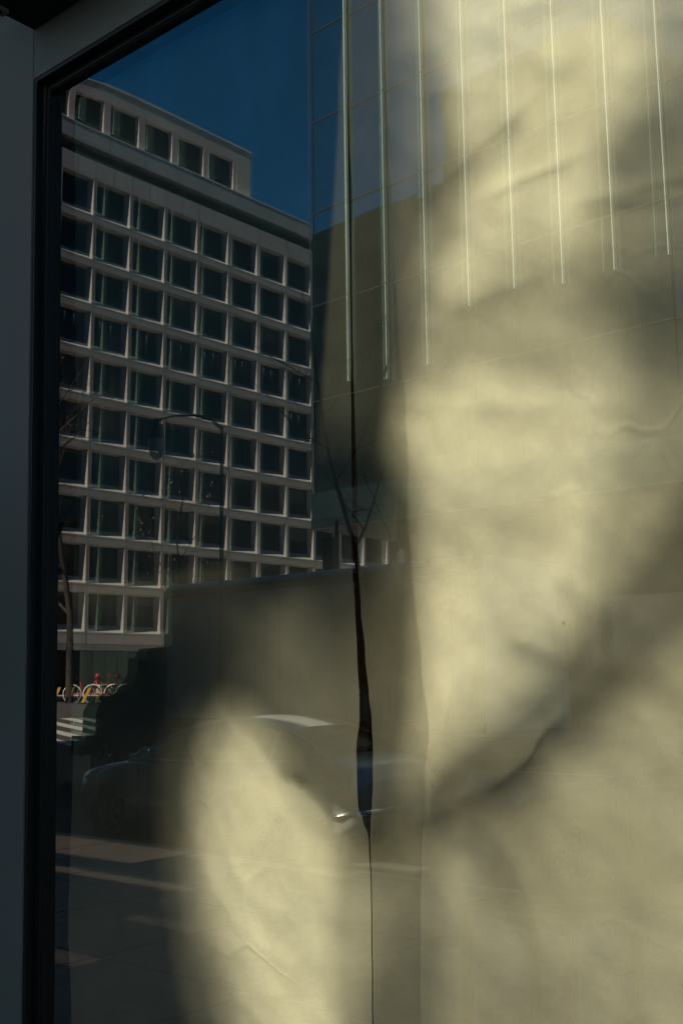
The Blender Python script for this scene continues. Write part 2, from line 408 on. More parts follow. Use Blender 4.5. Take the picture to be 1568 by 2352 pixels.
# shell behind the wall: dark walls and a roof cut open to let sun onto the paper
mb = MB()
mb.box(-4.2, -4.0, .201, 9.0, 0, 4.5); mb.box(1.0, 1.2, .201, 9.0, 0, 4.5); mb.box(-4.0, 1.0, 8.8, 9.0, 0, 4.5); mb.box(-4, 1, .201, 8.8, .02, .16)
mb.build('back_room_walls', M['dark'], shop)

# unseen roof opening, added and shaped to light parts of the paper: lower paper is lit through the rear of it
ZR = 4.5
def roof_pt(x, z, yy=.07, h=ZR):
    t = (h - z) / SUN.z
    return (x + SUN.x * t, yy + SUN.y * t)
mb = MB()
xl_hi = roof_pt(on_plane(745, 700, .07)[0], 2.8)[0]
xl_lo = roof_pt(on_plane(110, 2000, .07)[0], 1.55)[0]
y_sw = roof_pt(0, on_plane(600, 1300, .07)[1])[1]
y_end = roof_pt(0, .55)[1]
H = .16
mb.box(-4.2, 1.2, .201, .47, ZR, ZR + H)
mb.box(-4.2, xl_hi, .4701, y_sw, ZR, ZR + H)
mb.box(-4.2, xl_lo, y_sw + .0002, y_end, ZR, ZR + H)
mb.box(.4, 1.2, .4701, y_end, ZR, ZR + H)
mb.box(-4.2, 1.2, y_end + .0002, 9.0, ZR, ZR + H)
mb.build('roof', M['dark'], shop)
mb = MB(); mb.box(-3.75, -3.1, 2.4, 2.6, .161, 4.49); mb.build('red_column', M['redwall'], shop)

# ------------------------------------------------------------------ kraft paper sheets
CREASE = []   # (x0,z0,x1,z1,amp,width)
def cr_(u0, v0, u1, v1, amp, wd):
    a = on_plane(u0, v0, .08); b = on_plane(u1, v1, .08); CREASE.append((a[0], a[1], b[0], b[1], amp, wd))
cr_(1130, 1790, 1190, 1735, .012, .018)
cr_(1190, 1735, 1215, 1695, .014, .018)
cr_(1215, 1695, 1260, 1660, .014, .020)
cr_(960, 1880, 1130, 1790, .010, .05)
cr_(1250, 1665, 1420, 1480, .012, .09)
cr_(950, 1900, 1120, 1790, .010, .08)
cr_(980, 1830, 1010, 1640, .012, .03)
cr_(540, 1650, 680, 1800, -.010, .05)
cr_(665, 1790, 705, 1805, -.010, .012)
cr_(705, 1805, 790, 1900, -.014, .02)
cr_(1020, 400, 1150, 285, .014, .05)
cr_(1150, 430, 1290, 370, .010, .025)
cr_(1400, 440, 1568, 400, .016, .04)
cr_(1430, 462, 1568, 450, .006, .015)
cr_(1080, 690, 1180, 650, .007, .03)
cr_(1180, 1470, 1260, 1510, .008, .03)
cr_(1000, 1080, 1400, 1040, .010, .12)
cr_(930, 930, 1330, 930, .008, .06)
def relief(x, z):
    d = .020 * noise.noise(Vector((x * 1.6 + 3, z * 1.2, 4.1))) + .010 * noise.noise(Vector((x * 3.6 + 9, z * 3.1 + x * 1.5, 1.7)))
    wx = x + .12 * noise.noise(Vector((x * 2.2, z * 2.2, 3.3))); wz = z + .12 * noise.noise(Vector((x * 2.2 + 5, z * 2.2, 6.3)))
    k = noise.noise(Vector((x * 1.4 + 2, z * 1.4, 11.0))) * .5 + .75
    if x < -1.5: k *= .55
    elif x < -1.3: k *= .55 + .45 * (x + 1.5) / .2
    d += .0065 * k * (1 - abs(noise.noise(Vector((wx * 2.1 - wz * 1.2, wz * 3.4 + wx * 1.6, 5.9)))) * 2)
    d += .0065 * k * (1 - abs(noise.noise(Vector((wx * 5.2, wz * 6.5 + wx * 3, 9.2)))) * 2)
    d += .0034 * noise.noise(Vector((x * 16, z * 15 + x * 6, 8.2)))
    for x0, z0, x1, z1, a, wd in CREASE:
        dx, dz = x1 - x0, z1 - z0; L = math.hypot(dx, dz)
        t = ((x - x0) * dx + (z - z0) * dz) / L; s = ((x - x0) * -dz + (z - z0) * dx) / L
        o = max(0, -t, t - L)
        q = math.exp(-math.sqrt(s * s + (wd * .15) ** 2) / wd) * math.exp(-(o / (wd * 1.6)) ** 2)
        if s < 0: q *= math.exp(-abs(s) / (wd * 1.5))
        d += a * q
    return d
def interp(tab, z):
    for (z0, x0), (z1, x1) in zip(tab, tab[1:]):
        if (z0 - z) * (z1 - z) <= 0:
            q = (z - z0) / (z1 - z0); q = q * q * (3 - 2 * q)
            return x0 + (x1 - x0) * q
    return tab[0][1] if abs(z - tab[0][0]) < abs(z - tab[-1][0]) else tab[-1][1]
SL = [(795, 120), (796, 330), (797, 440), (801, 600), (803, 750), (805, 900), (807, 1100), (808, 1300), (815, 1400), (820, 1500), (825, 1600), (825, 1650), (818, 1720), (819, 1800), (822, 1855), (832, 1880), (846, 1925), (851, 2050), (854, 2352)]
SR = [(795, 120), (800, 330), (807, 440), (806, 600), (808, 750), (812, 900), (818, 1100), (822, 1300), (828, 1400), (838, 1500), (847, 1600), (853, 1650), (856, 1720), (856, 1800), (853, 1855), (851, 1880), (849.5, 1925), (853.5, 2050), (857, 2352)]
YP = .075
def edge_tab(t): return [(on_plane(u, v, YP)[1], on_plane(u, v, YP)[0]) for u, v in t]
TL, TR = edge_tab(SL), edge_tab(SR)
EDGE2 = edge_tab([(880, 120), (888, 300), (908, 700), (925, 900), (932, 1150), (945, 1300), (962, 1500), (976, 1650), (968, 1750), (965, 1850), (965, 2352)])
def sheet(name, fx0, fx1, z0, z1, y, m, parent=None, amp=1.0, nx=170, nz=300, flat=()):
    vs = []
    for j in range(nz + 1):
        z = z0 + (z1 - z0) * j / nz; a, b = fx0(z), fx1(z)
        for i in range(nx + 1):
            x = a + (b - a) * i / nx
            k = amp
            for tb in flat: k *= 1 - .75 * math.exp(-abs(x - interp(tb, z)) / .10)
            vs.append((x, y + relief(x, z) * k, z))
    fs = [(j * (nx + 1) + i, j * (nx + 1) + i + 1, (j + 1) * (nx + 1) + i + 1, (j + 1) * (nx + 1) + i) for j in range(nz) for i in range(nx)]
    return MB().add(vs, fs, 0, True).build(name, m, parent, recalc=False)
XB = GX1 + .06
pl = sheet('kraft_paper_sheet', lambda z: JX - .08, lambda z: interp(TL, z), .55, 3.72, YP, M['kraft'], nx=110, flat=(TL,))
tag(pl, 'left sheet of brown masking paper, mostly in shadow, up to the dark slit', 'paper', 'brown paper sheets masking the window')
pr = sheet('kraft_paper_sheet', lambda z: interp(TR, z), lambda z: XB, .55, 3.72, YP, M['kraft'], nx=150, flat=(TR,))
tag(pr, 'right sheet of creased brown masking paper glowing in sunlight beside the slit', 'paper', 'brown paper sheets masking the window')
pb = sheet('backing_strip', lambda z: interp(TR, z) + .004, lambda z: interp(EDGE2, z), .56, 3.71, YP + .022, M['kraft2'], pr, nx=30, nz=200)

# ------------------------------------------------------------------ office building across the side street (seen mirrored)
def V(x, yv, z): return (x, -yv, z)
PX, Y0c, PY, Z0c, PZ = -71.0, 50.51, 3.695, 6.13, 3.71
office = empty('office_building', (PX, -62, 1.3))
tag(office, 'pale concrete office block with a deep grid of square windows and louvred penthouse', 'building')
def inoff(mb, name, m):
    o = mb.build(name, m, None); o.parent = office; o.matrix_parent_inverse = Matrix.Translation((-PX, 62, -1.3)); return o
KS = list(range(-1, 12)); MULL = .34; DEP = .62; OPH = 3.08
fa = MB(); ZTOP = 44.15
yA, yB = Y0c + PY * (KS[0] - 1), Y0c + PY * KS[-1]
zl = [Z0c + PZ * r for r in range(10)]
ib = PX - .3
fa.quad(V(PX, yA, Z0c - .9), V(PX, yB + MULL, Z0c - .9), V(PX, yB + MULL, Z0c), V(PX, yA, Z0c))
for r in range(10):
    z0, z1 = zl[r], zl[r] + OPH; zt = zl[r] + PZ if r < 9 else ZTOP
    fa.quad(V(PX, yA, z1), V(PX, yB + MULL, z1), V(PX, yB + MULL, zt), V(PX, yA, zt))
    fa.quad(V(PX, yA, z0), V(PX, yA + MULL, z0), V(PX, yA + MULL, z1), V(PX, yA, z1))
    for k in KS:
        a, b = Y0c + PY * (k - 1) + MULL, Y0c + PY * k
        fa.quad(V(PX, b, z0), V(PX, b + MULL, z0), V(PX, b + MULL, z1), V(PX, b, z1))
        xa, a2, b2, z2, z3 = PX - DEP, a + .12, b - .20, z0 + .56, z1 - .10
        fa.quad(V(PX, a, z0), V(PX, b, z0), V(xa, b2, z2), V(xa, a2, z2))       # sloping sill
        fa.quad(V(PX, a, z1), V(PX, b, z1), V(xa, b2, z3), V(xa, a2, z3))       # head
        fa.quad(V(PX, a, z0), V(PX, a, z1), V(xa, a2, z3), V(xa, a2, z2))
        fa.quad(V(PX, b, z0), V(PX, b, z1), V(xa, b2, z3), V(xa, b2, z2))
# side and back
fa.box(PX - 18, PX - .9, -yB - MULL, -yA, 5.21, ZTOP - .1)
inoff(fa, 'facade', M['concrete'])
pj = MB()
for r in range(10):
    pj.box(PX + .001, PX + .004, -yB - MULL, -yA, zl[r] - .16, zl[r] - .135)
for k in KS:
    y = Y0c + PY * k + MULL / 2
    pj.box(PX + .001, PX + .005, -y - .014, -y + .014, Z0c - .9, ZTOP)
    pj.box(PX + .001, PX + .0045, -y - .014 - PY / 2, -y + .014 - PY / 2, Z0c + PZ * 9 + OPH, ZTOP)
inoff(pj, 'panel_joints', M['trim'])
def window_cell():
    mb = MB(); mb.box(-.03, 0, -(PY - MULL - .20), -.12, .56, OPH - .10); return mb
wme = None; bme = None; rest = MB()
rnd = random.Random(4)
for k in KS:
    for r in range(10):
        a = Y0c + PY * (k - 1) + MULL
        if 0 <= k <= 9:
            if wme is None:
                wo_ = window_cell().build('window', M['officeglass']); wme = wo_.data
                S.collection.objects.unlink(wo_); bpy.data.objects.remove(wo_)
                mb = MB(); mb.box(.001, .05, -(PY - MULL - .20) + .20, -(PY - MULL - .20) + .28, .56, OPH - .1)
                mb.box(.001, .04, -(PY - MULL - .20), -.12, .56, .62); mb.box(.001, .04, -(PY - MULL - .20), -.12, OPH - .16, OPH - .1)
                fo = mb.build('window_frame', M['louvre']); fme = fo.data; bpy.data.objects.remove(fo)
                mb = MB(); mb.lathe([(.10, 0), (.13, -.12), (.08, -.22), (.03, -.6), (.01, -.95)], (0, 0, 0), n=10); lo = mb.build('lamp', M['white']); lme = lo.data; bpy.data.objects.remove(lo)
            wn = bpy.data.objects.new('window', wme); put(wn, office)
            wn.location = (-DEP + .005, -a + 62, zl[r] - 1.3)
            put(bpy.data.objects.new('sash', fme), wn)
            if rnd.random() < .3:
                if bme is None:
                    mb = MB()
                    for q in range(12): mb.box(.002, .012, -(PY - MULL - .20), -.12, OPH - .10 - (q + 1) * .075, OPH - .10 - q * .075 - .012)
                    fo = mb.build('blind', M['blind']); bme = fo.data; bpy.data.objects.remove(fo)
                bl = bpy.data.objects.new('blind', bme); put(bl, wn); q = rnd.choice((.3, .5, .8, 1.4, 2.0))
                bl.scale.z = q; bl.location.z = (OPH - .10) * (1 - q)
            if r == 6 or (r == 5 and k > 5 and rnd.random() < .3):
                for q in range(2):
                    lp = bpy.data.objects.new('pendant_lamp', lme); put(lp, wn)
                    lp.location = (.07, -.9 - q * 1.05 - rnd.random() * .2, 2.75 - rnd.random() * .2); lp.scale = (.35, .8, .9)
        else:
            rest.box(PX - DEP - .025, PX - DEP + .005, -(a + PY - MULL - .20), -a - .12, zl[r] + .56, zl[r] + OPH - .1)
wr = inoff(rest, 'outer_windows', M['officeglass']); wr['kind'] = 'stuff'
# recessed terrace, cornice, penthouse
mb = MB(); mb.box(PX - 10, PX - 2.2, -yB, -yA, ZTOP - .05, 45.4); inoff(mb, 'terrace_recess', M['dark'])  # near-black colour stands in for deep shade under the cornice
mb = MB(); mb.box(PX - 12, PX + .05, -77.2 - 14, -yA + 2, 45.32, 46.80)
inoff(mb, 'cornice', M['concrete2'])
mb = MB()
for k in range(20):
    y = 44.6 + k * PY; mb.box(PX + .051, PX + .056, -y - .016, -y + .016, 45.33, 46.79)
inoff(mb, 'cornice_joints', M['trim'])
mb = MB(); mb.box(PX - 12, PX + .08, -77.2 - 14, -yA + 2, 46.802, 46.88); inoff(mb, 'coping', M['white'])
PEX = -72.0; pe = MB(); pz0, pz1, pzt = 46.7, 50.45, 52.0
ph = [(52.1 + PY * k - 3.0, 52.1 + PY * k) for k in range(-2, 5)]
pe_y0, pe_y1 = 40.0, 69.1
ed = pe_y0
for a, b in ph:
    pe.quad(V(PEX, ed, pz0), V(PEX, a, pz0), V(PEX, a, pzt), V(PEX, ed, pzt))
    pe.quad(V(PEX, a, pz1), V(PEX, b, pz1), V(PEX, b, pzt), V(PEX, a, pzt))
    for y in (a, b): pe.quad(V(PEX, y, pz0), V(PEX - .7, y, pz0), V(PEX - .7, y, pz1), V(PEX, y, pz1))
    pe.quad(V(PEX, a, pz1), V(PEX, b, pz1), V(PEX - .7, b, pz1), V(PEX - .7, a, pz1)); ed = b
pe.quad(V(PEX, ed, pz0), V(PEX, pe_y1, pz0), V(PEX, pe_y1, pzt), V(PEX, ed, pzt))
pe.quad(V(PEX, pe_y1, pz0), V(PEX - 8, pe_y1, pz0), V(PEX - 8, pe_y1, pzt), V(PEX, pe_y1, pzt))
pe.quad(V(PEX, pe_y0, pzt), V(PEX - 8, pe_y0, pzt), V(PEX - 8, pe_y1, pzt), V(PEX, pe_y1, pzt))
inoff(pe, 'penthouse', M['concrete'])
for a, b in ph:
    mb = MB()
    for q in range(17):
        z = pz0 + .1 + q * .22; mb.box(PEX - .62, PEX - .5, -b, -a, z, z + .12)
    mb.box(PEX - .72, PEX - .7, -b, -a, pz0, pz1)
    inoff(mb, 'louvre', M['louvre'])
mb = MB(); mb.box(PEX - 8, PEX + .06, -pe_y1 - .06, -pe_y0, pzt, pzt + .10); inoff(mb, 'penthouse_coping', M['white'])
# ground floor
mb = MB(); mb.box(PX - 3, PX - 2.8, -yB, -yA, 1.3, 5.2); inoff(mb, 'ground_floor_back', M['dark'])
mb = MB(); mb.box(PX - .5, PX - .1, -yB, -yA, 4.75, 5.2); inoff(mb, 'fascia', M['concrete2'])
for k in range(9):
    y = 51.0 + k * 1.2
    mb = MB(); mb.box(PX - 1.2, PX - 1.14, -y - 1.16, -y, 1.5, 4.74); inoff(mb, 'shopfront_pane', M['shopglass'])

# ------------------------------------------------------------------ glass building with fins
GY = 33.3
gb = empty('glass_building', (-20, -GY, 0))
tag(gb, 'raised glass office building with pale vertical fins and mirror dark panels', 'building')
def ingb(mb, name, m):
    o = mb.build(name, m, None); o.parent = gb; o.matrix_parent_inverse = Matrix.Translation((20, GY, 0)); return o
GBX0, PIT, JH = -31.85, 2.045, 4.30
mb = MB(); mb.box(GBX0 + .05, 12, -60, -GY - .25, 8.5, 48); ingb(mb, 'body', M['tower'])
mb = MB(); mb.box(GBX0, 12, -60, -GY + .1, 8.42, 8.49); ingb(mb, 'soffit', M['trim'])
mb = MB(); mb.box(GBX0, 12, -GY - .24, -GY + .12, 8.495, 9.98); ingb(mb, 'fascia', M['shopglass'])
mb = MB(); mb.box(-29.8, 10, -58, -36.6, .14, 8.41); ingb(mb, 'lobby', M['dark'])
fx = [GBX0] + [-29.66 + PIT * i for i in range(20)]
for i in range(len(fx) - 1):
    a, b = fx[i], fx[i + 1]; mb = MB(); rn = random.Random(i * 7 + 1)
    top = 22.57 if i < 1 else 22.57
    js = [9.985, 14.02, 18.29, 22.57, 26.85, 31.2, 35.5, 39.8, 44.1, 48]
    for j in range(len(js) - 1):
        tl_ = rn.uniform(-.010, .010); tw = rn.uniform(-.012, .012)
        d0 = .085
        mb.quad((a, -GY - d0 + tw, js[j] + .02), (b, -GY + .02 + tl_, js[j] + .02), (b, -GY + .02 + tl_ * .4, js[j + 1] - .02), (a, -GY - d0 + tw * .3, js[j + 1] - .02))
    ingb(mb, 'glass_strip', M['curtain'])
    mb = MB()
    for z in js[:-1]: mb.quad((a, -GY - .05, z - .03), (b, -GY + .05, z - .03), (b, -GY + .05, z + .03), (a, -GY - .05, z + .03))
    ingb(mb, 'panel_joint', M['joint'])
for i, x in enumerate(fx):
    zb = [9.98, 14.5, 14.2, 14.4, 16.3, 16.5, 16.2][i] if i < 7 else 16.2
    mb = MB()
    js = [zb] + [z for z in (18.29, 22.57, 26.85, 31.2, 35.5, 39.8, 44.1) if z > zb] + [48]
    for z0, z1 in zip(js, js[1:]):
        dep = .06 if i == 0 else .17
        wt = .05 if i == 0 else .040
        mb.box(x - wt / 2, x + wt / 2, -GY + .03 if i == 0 else -GY - .02, -GY + dep, z0 + .015, z1 - .015)
    ingb(mb, 'glass_fin', M['trim'] if i == 0 else M['fin'])
for x in (-28, -20, -12, -4, 4):
    mb = MB(); mb.lathe([(.25, .14), (.25, 8.41)], (x, -34.5, 0)); ingb(mb, 'column', M['trim'])

# neighbours on our side of the street, seen only as second reflections in the glass building
def block(name, x0, x1, y0, y1, h, label):
    t = empty(name, ((x0 + x1) / 2, y0, 0)); tag(t, label, 'building', 'buildings along the near side of the street')
    mb = MB(); mb.box(x0, x1, y0, y1, 0, h); o = mb.build('wall', M['tower'], t); o.matrix_parent_inverse = Matrix.Translation((-(x0 + x1) / 2, -y0, 0))
    mb = MB()
    for f in range(int(h // 3.6)):
        mb.box(x0 + 1, x1 - 1, y0 - .06, y0 - .01, f * 3.6 + 1.2, f * 3.6 + 3)
    o = mb.build('ribbon_windows', M['officeglass'], t); o.matrix_parent_inverse = Matrix.Translation((-(x0 + x1) / 2, -y0, 0))
block('neighbour_tower', -120, -54.3, .3, 22, 42.4, 'broad olive tower with ribbon windows further along the near pavement')
block('neighbour_tower', -54, -38, .3, 10, 50.4, 'narrower and taller olive tower next to the shop row')

# ------------------------------------------------------------------ box truck
tk = empty('box_truck', (-14, -13.8, 0))
tag(tk, 'parked box truck with grey green box, round striped emblem and rust brown cab', 'truck')
def loc(o, base):
    o.matrix_parent_inverse = Matrix.Translation(base).inverted(); return o
TB = (-14, -13.8, 0)
def intk(mb, name, m, par=None):
    o = mb.build(name, m, None)
    if par is None: o.parent = tk; loc(o, TB)
    else: o.parent = par
    return o
x0, x1, ya, yb, zb, zt = -17.05, -9.6, -12.6, -15.1, 1.2, 3.90
mb = MB(); prof = [(ya, zb), (ya, zt - .12)] + [(ya - .12 + .12 * math.cos(q), zt - .12 + .12 * math.sin(q)) for q in [rad(a) for a in range(15, 91, 15)]] + \
    [(yb + .12 - .12 * math.sin(q), zt - .12 + .12 * math.cos(q)) for q in [rad(a) for a in range(0, 91, 15)]] + [(yb, zb)]
n = len(prof)
vs = [(x0 + .12, y, z) for y, z in prof] + [(x1, y, z) for y, z in prof]
mb.add(vs, [(i, i + 1, n + i + 1, n + i) for i in range(n - 1)], 0, False)
mb.add([(x0 + .12, y, z) for y, z in prof] + [(x0, -13.85 + (y + 13.85) * .92, z if z < 2 else z - .15) for y, z in prof], [(i, i + 1, n + i + 1, n + i) for i in range(n - 1)], 0, False)
mb.add([(x1, y, z) for y, z in prof], [tuple(range(n))]); mb.add([(x0, -13.85 + (y + 13.85) * .92, z if z < 2 else z - .15) for y, z in prof], [tuple(range(n))])
intk(mb, 'cargo_box', M['truckbox'])
mb = MB(); mb.box(x0 + .1, x1, ya + .001, ya + .03, zb, zb + .16); mb.box(x0 + .1, x1, ya + .001, ya + .03, zt - .26, zt - .12)
mb.box(x0 + .12, x0 + .2, ya + .001, ya + .03, zb + .161, zt - .261); mb.box(x1 - .08, x1, ya + .001, ya + .03, zb + .161, zt - .261)
intk(mb, 'edge_trim', M['trim'])
mb = MB()
for q in range(1, 12): mb.box(x0 + .15 + q * .61, x0 + .156 + q * .61, ya + .001, ya + .004, zb + .17, zt - .27)
intk(mb, 'panel_seams', M['trim'])
for q in range(4):
    mb = MB(); mb.box(x0 + .8 + q * 1.9, x0 + .92 + q * 1.9, ya + .031, ya + .04, zb + .05, zb + .10); intk(mb, 'side_marker', M['red'])
mb = MB(); mb.lathe([(0, ya + .012), (.95, ya + .012), (.95, ya + .004)], (-11.6, 0, 2.72), 'y', 48); em = intk(mb, 'round_emblem', M['logo'])
for q, (dz, hh) in enumerate([(.50, .10), (.16, .12), (-.22, .11), (-.58, .1)]):
    mb = MB(); r = math.sqrt(.9 - (dz) ** 2) - .08
    mb.box(-11.6 - r, -11.6 + r, ya + .013, ya + .016, 2.72 + dz - hh, 2.72 + dz + hh); o = mb.build('emblem_stripe', M['logo2'], None); o.parent = em; loc(o, TB)
# cab
cb = MB()
cabp = [(-17.15, .75), (-17.15, 2.72), (-17.9, 2.70), (-18.45, 1.95), (-19.45, 1.72), (-19.68, 1.45), (-19.7, .72)]
def extr(mb, prof, y0, y1, m=0):
    n = len(prof)
    mb.add([(x, y0, z) for x, z in prof] + [(x, y1, z) for x, z in prof],
           [(i, (i + 1) % n, n + (i + 1) % n, n + i) for i in range(n)] + [tuple(range(n)), tuple(range(n, 2 * n))[::-1]], m)
extr(cb, cabp, -12.75, -14.95)
cab = intk(cb, 'cab', M['orange'])
mb = MB(); extr(mb, [(-17.3, 1.98), (-17.3, 2.58), (-17.92, 2.58), (-18.35, 1.98)], -12.745, -12.735); o = mb.build('cab_window', M['carglass'], None); o.parent = cab; loc(o, TB)
mb = MB(); mb.quad((-17.96, -12.85, 2.64), (-17.96, -14.85, 2.64), (-18.46, -14.85, 1.98), (-18.46, -12.85, 1.98)); o = mb.build('windscreen', M['carglass'], None); o.parent = cab; loc(o, TB)
mb = MB(); mb.box(-20.0, -19.72, -12.7, -15.0, .55, .95); intk(mb, 'bumper', M['black'])
for y in (-12.95, -14.6):
    mb = MB(); mb.lathe([(0, -19.75), (.12, -19.74), (.13, -19.69)], (0, y, 1.25), 'x', 16); intk(mb, 'headlight', M['white'])
mb = MB(); mb.box(-17.72, -17.5, -12.42, -12.34, 2.0, 2.5); mb.tube([(-17.6, -12.75, 2.45), (-17.6, -12.42, 2.45)], .02); intk(mb, 'wing_mirror', M['black'])
mb = MB(); mb.box(-19.5, -9.7, -13.2, -14.5, .62, .74); intk(mb, 'chassis', M['black'])
def wheel(parent, base, x, y, z, r, wd, spokes=5, tyre='rubber'):
    wt = MB(); wt.lathe([(r * .66, -wd / 2), (r * .95, -wd / 2), (r, -wd / 3), (r, wd / 3), (r * .95, wd / 2), (r * .66, wd / 2), (r * .66, -wd / 2)], (x, y, z), 'y', 36)
    t = wt.build('tyre', M[tyre], None); t.parent = parent; loc(t, base)
    rm = MB(); rm.lathe([(r * .60, -wd * .35), (r * .68, -wd * .45), (r * .68, wd * .45), (r * .60, wd * .42), (r * .58, 0)], (x, y, z), 'y', 36)
    for k in range(spokes):
        a = 2 * math.pi * k / spokes + .3
        for s_ in (-.10, .10):
            rm.tube([(x + .05 * math.cos(a), y + wd * .38, z + .05 * math.sin(a)), (x + r * .63 * math.cos(a + s_), y + wd * .40, z + r * .63 * math.sin(a + s_))], [.028, .018], 6)
    rm.lathe([(0, wd * .44), (r * .16, wd * .43), (r * .17, 0)], (x, y, z), 'y', 20)
    rr = rm.build('rim', M['rim'], None); rr.parent = t
    return t
for x in (-18.9, -12.0):
    for y in (-12.85, -14.85): wheel(tk, TB, x, y, .48, .48, .28, 6)

# ------------------------------------------------------------------ cars
def car(name, xn, yn, paint, label, far=False):
    """nose at xn pointing to -x; near side on y = yn; swept hatchback-sedan"""
    base = (xn + 2.4, yn - .9, 0); c = empty(name, base); tag(c, label, 'car', 'cars parked along the kerb')
    L = 4.95; W = .90; yc = yn - .90
    def add(mb, n_, m, par=None):
        o = mb.build(n_, m, None); o.parent = par or c
        if par is None: loc(o, base)
        return o
    # lower body: stations (s, z_bottom, z_shoulder, half width)
    st = [(0, .42, .62, .58), (.06, .30, .74, .70), (.22, .22, .83, .80), (.5, .2, .90, .86), (.95, .2, .97, .885), (1.45, .2, 1.03, .90), (2.2, .2, 1.04, .90), (3.2, .2, 1.06, .90), (3.9, .2, 1.09, .895),
          (4.35, .22, 1.13, .87), (4.7, .28, 1.10, .82), (4.88, .38, 1.02, .74), (4.95, .5, .85, .66)]
    def ring(s_, zb, zs, hw):
        p = []
        crown = .045
        half = [(0, zb), (hw * .86, zb), (hw * .97, zb + .10), (hw, zb + (zs - zb) * .45), (hw * .985, zb + (zs - zb) * .68), (hw * .955, zs - .05), (hw * .90, zs), (hw * .5, zs + crown), (0, zs + crown * 1.3)]
        for a, z in half: p.append((xn + s_, yc + a, z))
        for a, z in half[-2:0:-1]: p.append((xn + s_, yc - a, z))
        return p
    # densify stations
    def dens(st, n=5):
        out = []
        for i in range(len(st) - 1):
            p0, p1, p2, p3 = st[max(i - 1, 0)], st[i], st[i + 1], st[min(i + 2, len(st) - 1)]
            for k in range(n):
                t = k / n
                out.append(tuple(p1[q] + t * (p2[q] - p1[q]) if q == 0 else .5 * (2 * p1[q] + (p2[q] - p0[q]) * t + (2 * p0[q] - 5 * p1[q] + 4 * p2[q] - p3[q]) * t * t + (3 * p1[q] - p0[q] - 3 * p2[q] + p3[q]) * t ** 3) for q in range(len(p1))))
        return out + [st[-1]]
    mb = MB(); R = [ring(*q) for q in dens(st)]; n = len(R[0]); vs = [p for r in R for p in r]
    fs = []
    WXs = (.92, 3.78)
    for i in range(len(R) - 1):
        for k in range(n):
            xm = (R[i][0][0] + R[i + 1][0][0]) / 2 - xn; zm = (R[i][k][2] + R[i][(k + 1) % n][2]) / 2
            if any(abs(xm - w_) < .37 and zm < .20 + math.sqrt(max(0, .37 ** 2 - (xm - w_) ** 2)) + .1 and k not in (0, n - 1) for w_ in WXs): continue
            fs.append((i * n + k, i * n + (k + 1) % n, (i + 1) * n + (k + 1) % n, (i + 1) * n + k))
    mb.add(vs, fs, 0, True); mb.add(R[0], [tuple(range(n))], 0, True); mb.add(R[-1], [tuple(range(n))], 0, True)
    body = add(mb, 'body', M[paint])
    # wheel arches (dark liner)
    mb = MB()
    for w_ in WXs:
        for sgn in (1, -1):
            mb.lathe([(.365, yc + sgn * .60), (.365, yc + sgn * .875)], (xn + w_, 0, .33), 'y', 28); mb.lathe([(0, yc + sgn * .60), (.365, yc + sgn * .60)], (xn + w_, 0, .33), 'y', 28)
    add(mb, 'wheel_arch', M['black'])
    # greenhouse
    gs = [(1.22, 1.02, 1.05, .80, .78), (1.45, 1.02, 1.17, .83, .72), (1.8, 1.02, 1.33, .85, .66), (2.15, 1.03, 1.455, .86, .62), (2.55, 1.03, 1.53, .865, .60), (3.0, 1.04, 1.55, .865, .59),
          (3.45, 1.05, 1.535, .86, .58), (3.85, 1.07, 1.46, .85, .58), (4.2, 1.09, 1.34, .83, .60), (4.55, 1.1, 1.16, .80, .68)]
    G = []
    for s_, zb, zt_, hb, ht in dens(gs, 4):
        half = [(hb, zb), ((hb + ht) / 2 + .012, (zb + zt_) / 2), (ht + .01, zt_ - .04), (ht - .05, zt_), (ht * .5, zt_ + .025), (0, zt_ + .032)]
        G.append([(xn + s_, yc + a, z) for a, z in half] + [(xn + s_, yc - a, z) for a, z in half[-2::-1]])
    n = len(G[0]); mb = MB()
    mb.add([p for r in G for p in r], [(i * n + k, i * n + k + 1, (i + 1) * n + k + 1, (i + 1) * n + k) for i in range(len(G) - 1) for k in range(n - 1)], 0, True)
    add(mb, 'windows', M['carglass'])
    # roof skin and pillars, proud of the glass
    rf = MB(); i0, i1 = 13, 30
    rows = []
    for r in G[i0:i1]:
        rows.append([(p[0], yc + (p[1] - yc) * 1.012, p[2] + .008) for p in r[2:n - 2]])
    m_ = len(rows[0])
    rf.add([p for r in rows for p in r], [(i * m_ + k, i * m_ + k + 1, (i + 1) * m_ + k + 1, (i + 1) * m_ + k) for i in range(len(rows) - 1) for k in range(m_ - 1)], 0, True)
    add(rf, 'roof', M[paint])
    for side in (0, 1):
        pm = MB()
        top = [r[2] if side == 0 else r[n - 3] for r in G]
        off = .012 * (1 if side == 0 else -1)
        pm.tube([(p[0], p[1] + off, p[2]) for p in top], .022, 6)
        for idx in (17, 27):
            r = G[idx]; q = r[:3] if side == 0 else r[::-1][:3]
            pm.tube([(p[0], p[1] + off * .6, p[2]) for p in q], [.035, .03, .025], 6)
        add(pm, 'pillar', M[paint])
    ch = MB(); ch.tube([(xn + 1.4, yn - .008, 1.045), (xn + 2.8, yn - .002, 1.06), (xn + 4.15, yn - .02, 1.11)], .011, 6); add(ch, 'chrome_strip', M['chrome'])
    for s_, hz in ((2.45, .93), (3.4, .95)):
        mb = MB(); mb.tube([(xn + s_, yn - .003, hz), (xn + s_ + .04, yn + .02, hz + .004), (xn + s_ + .15, yn + .02, hz + .008), (xn + s_ + .19, yn - .003, hz + .01)], .010, 6); add(mb, 'door_handle', M['chrome'])
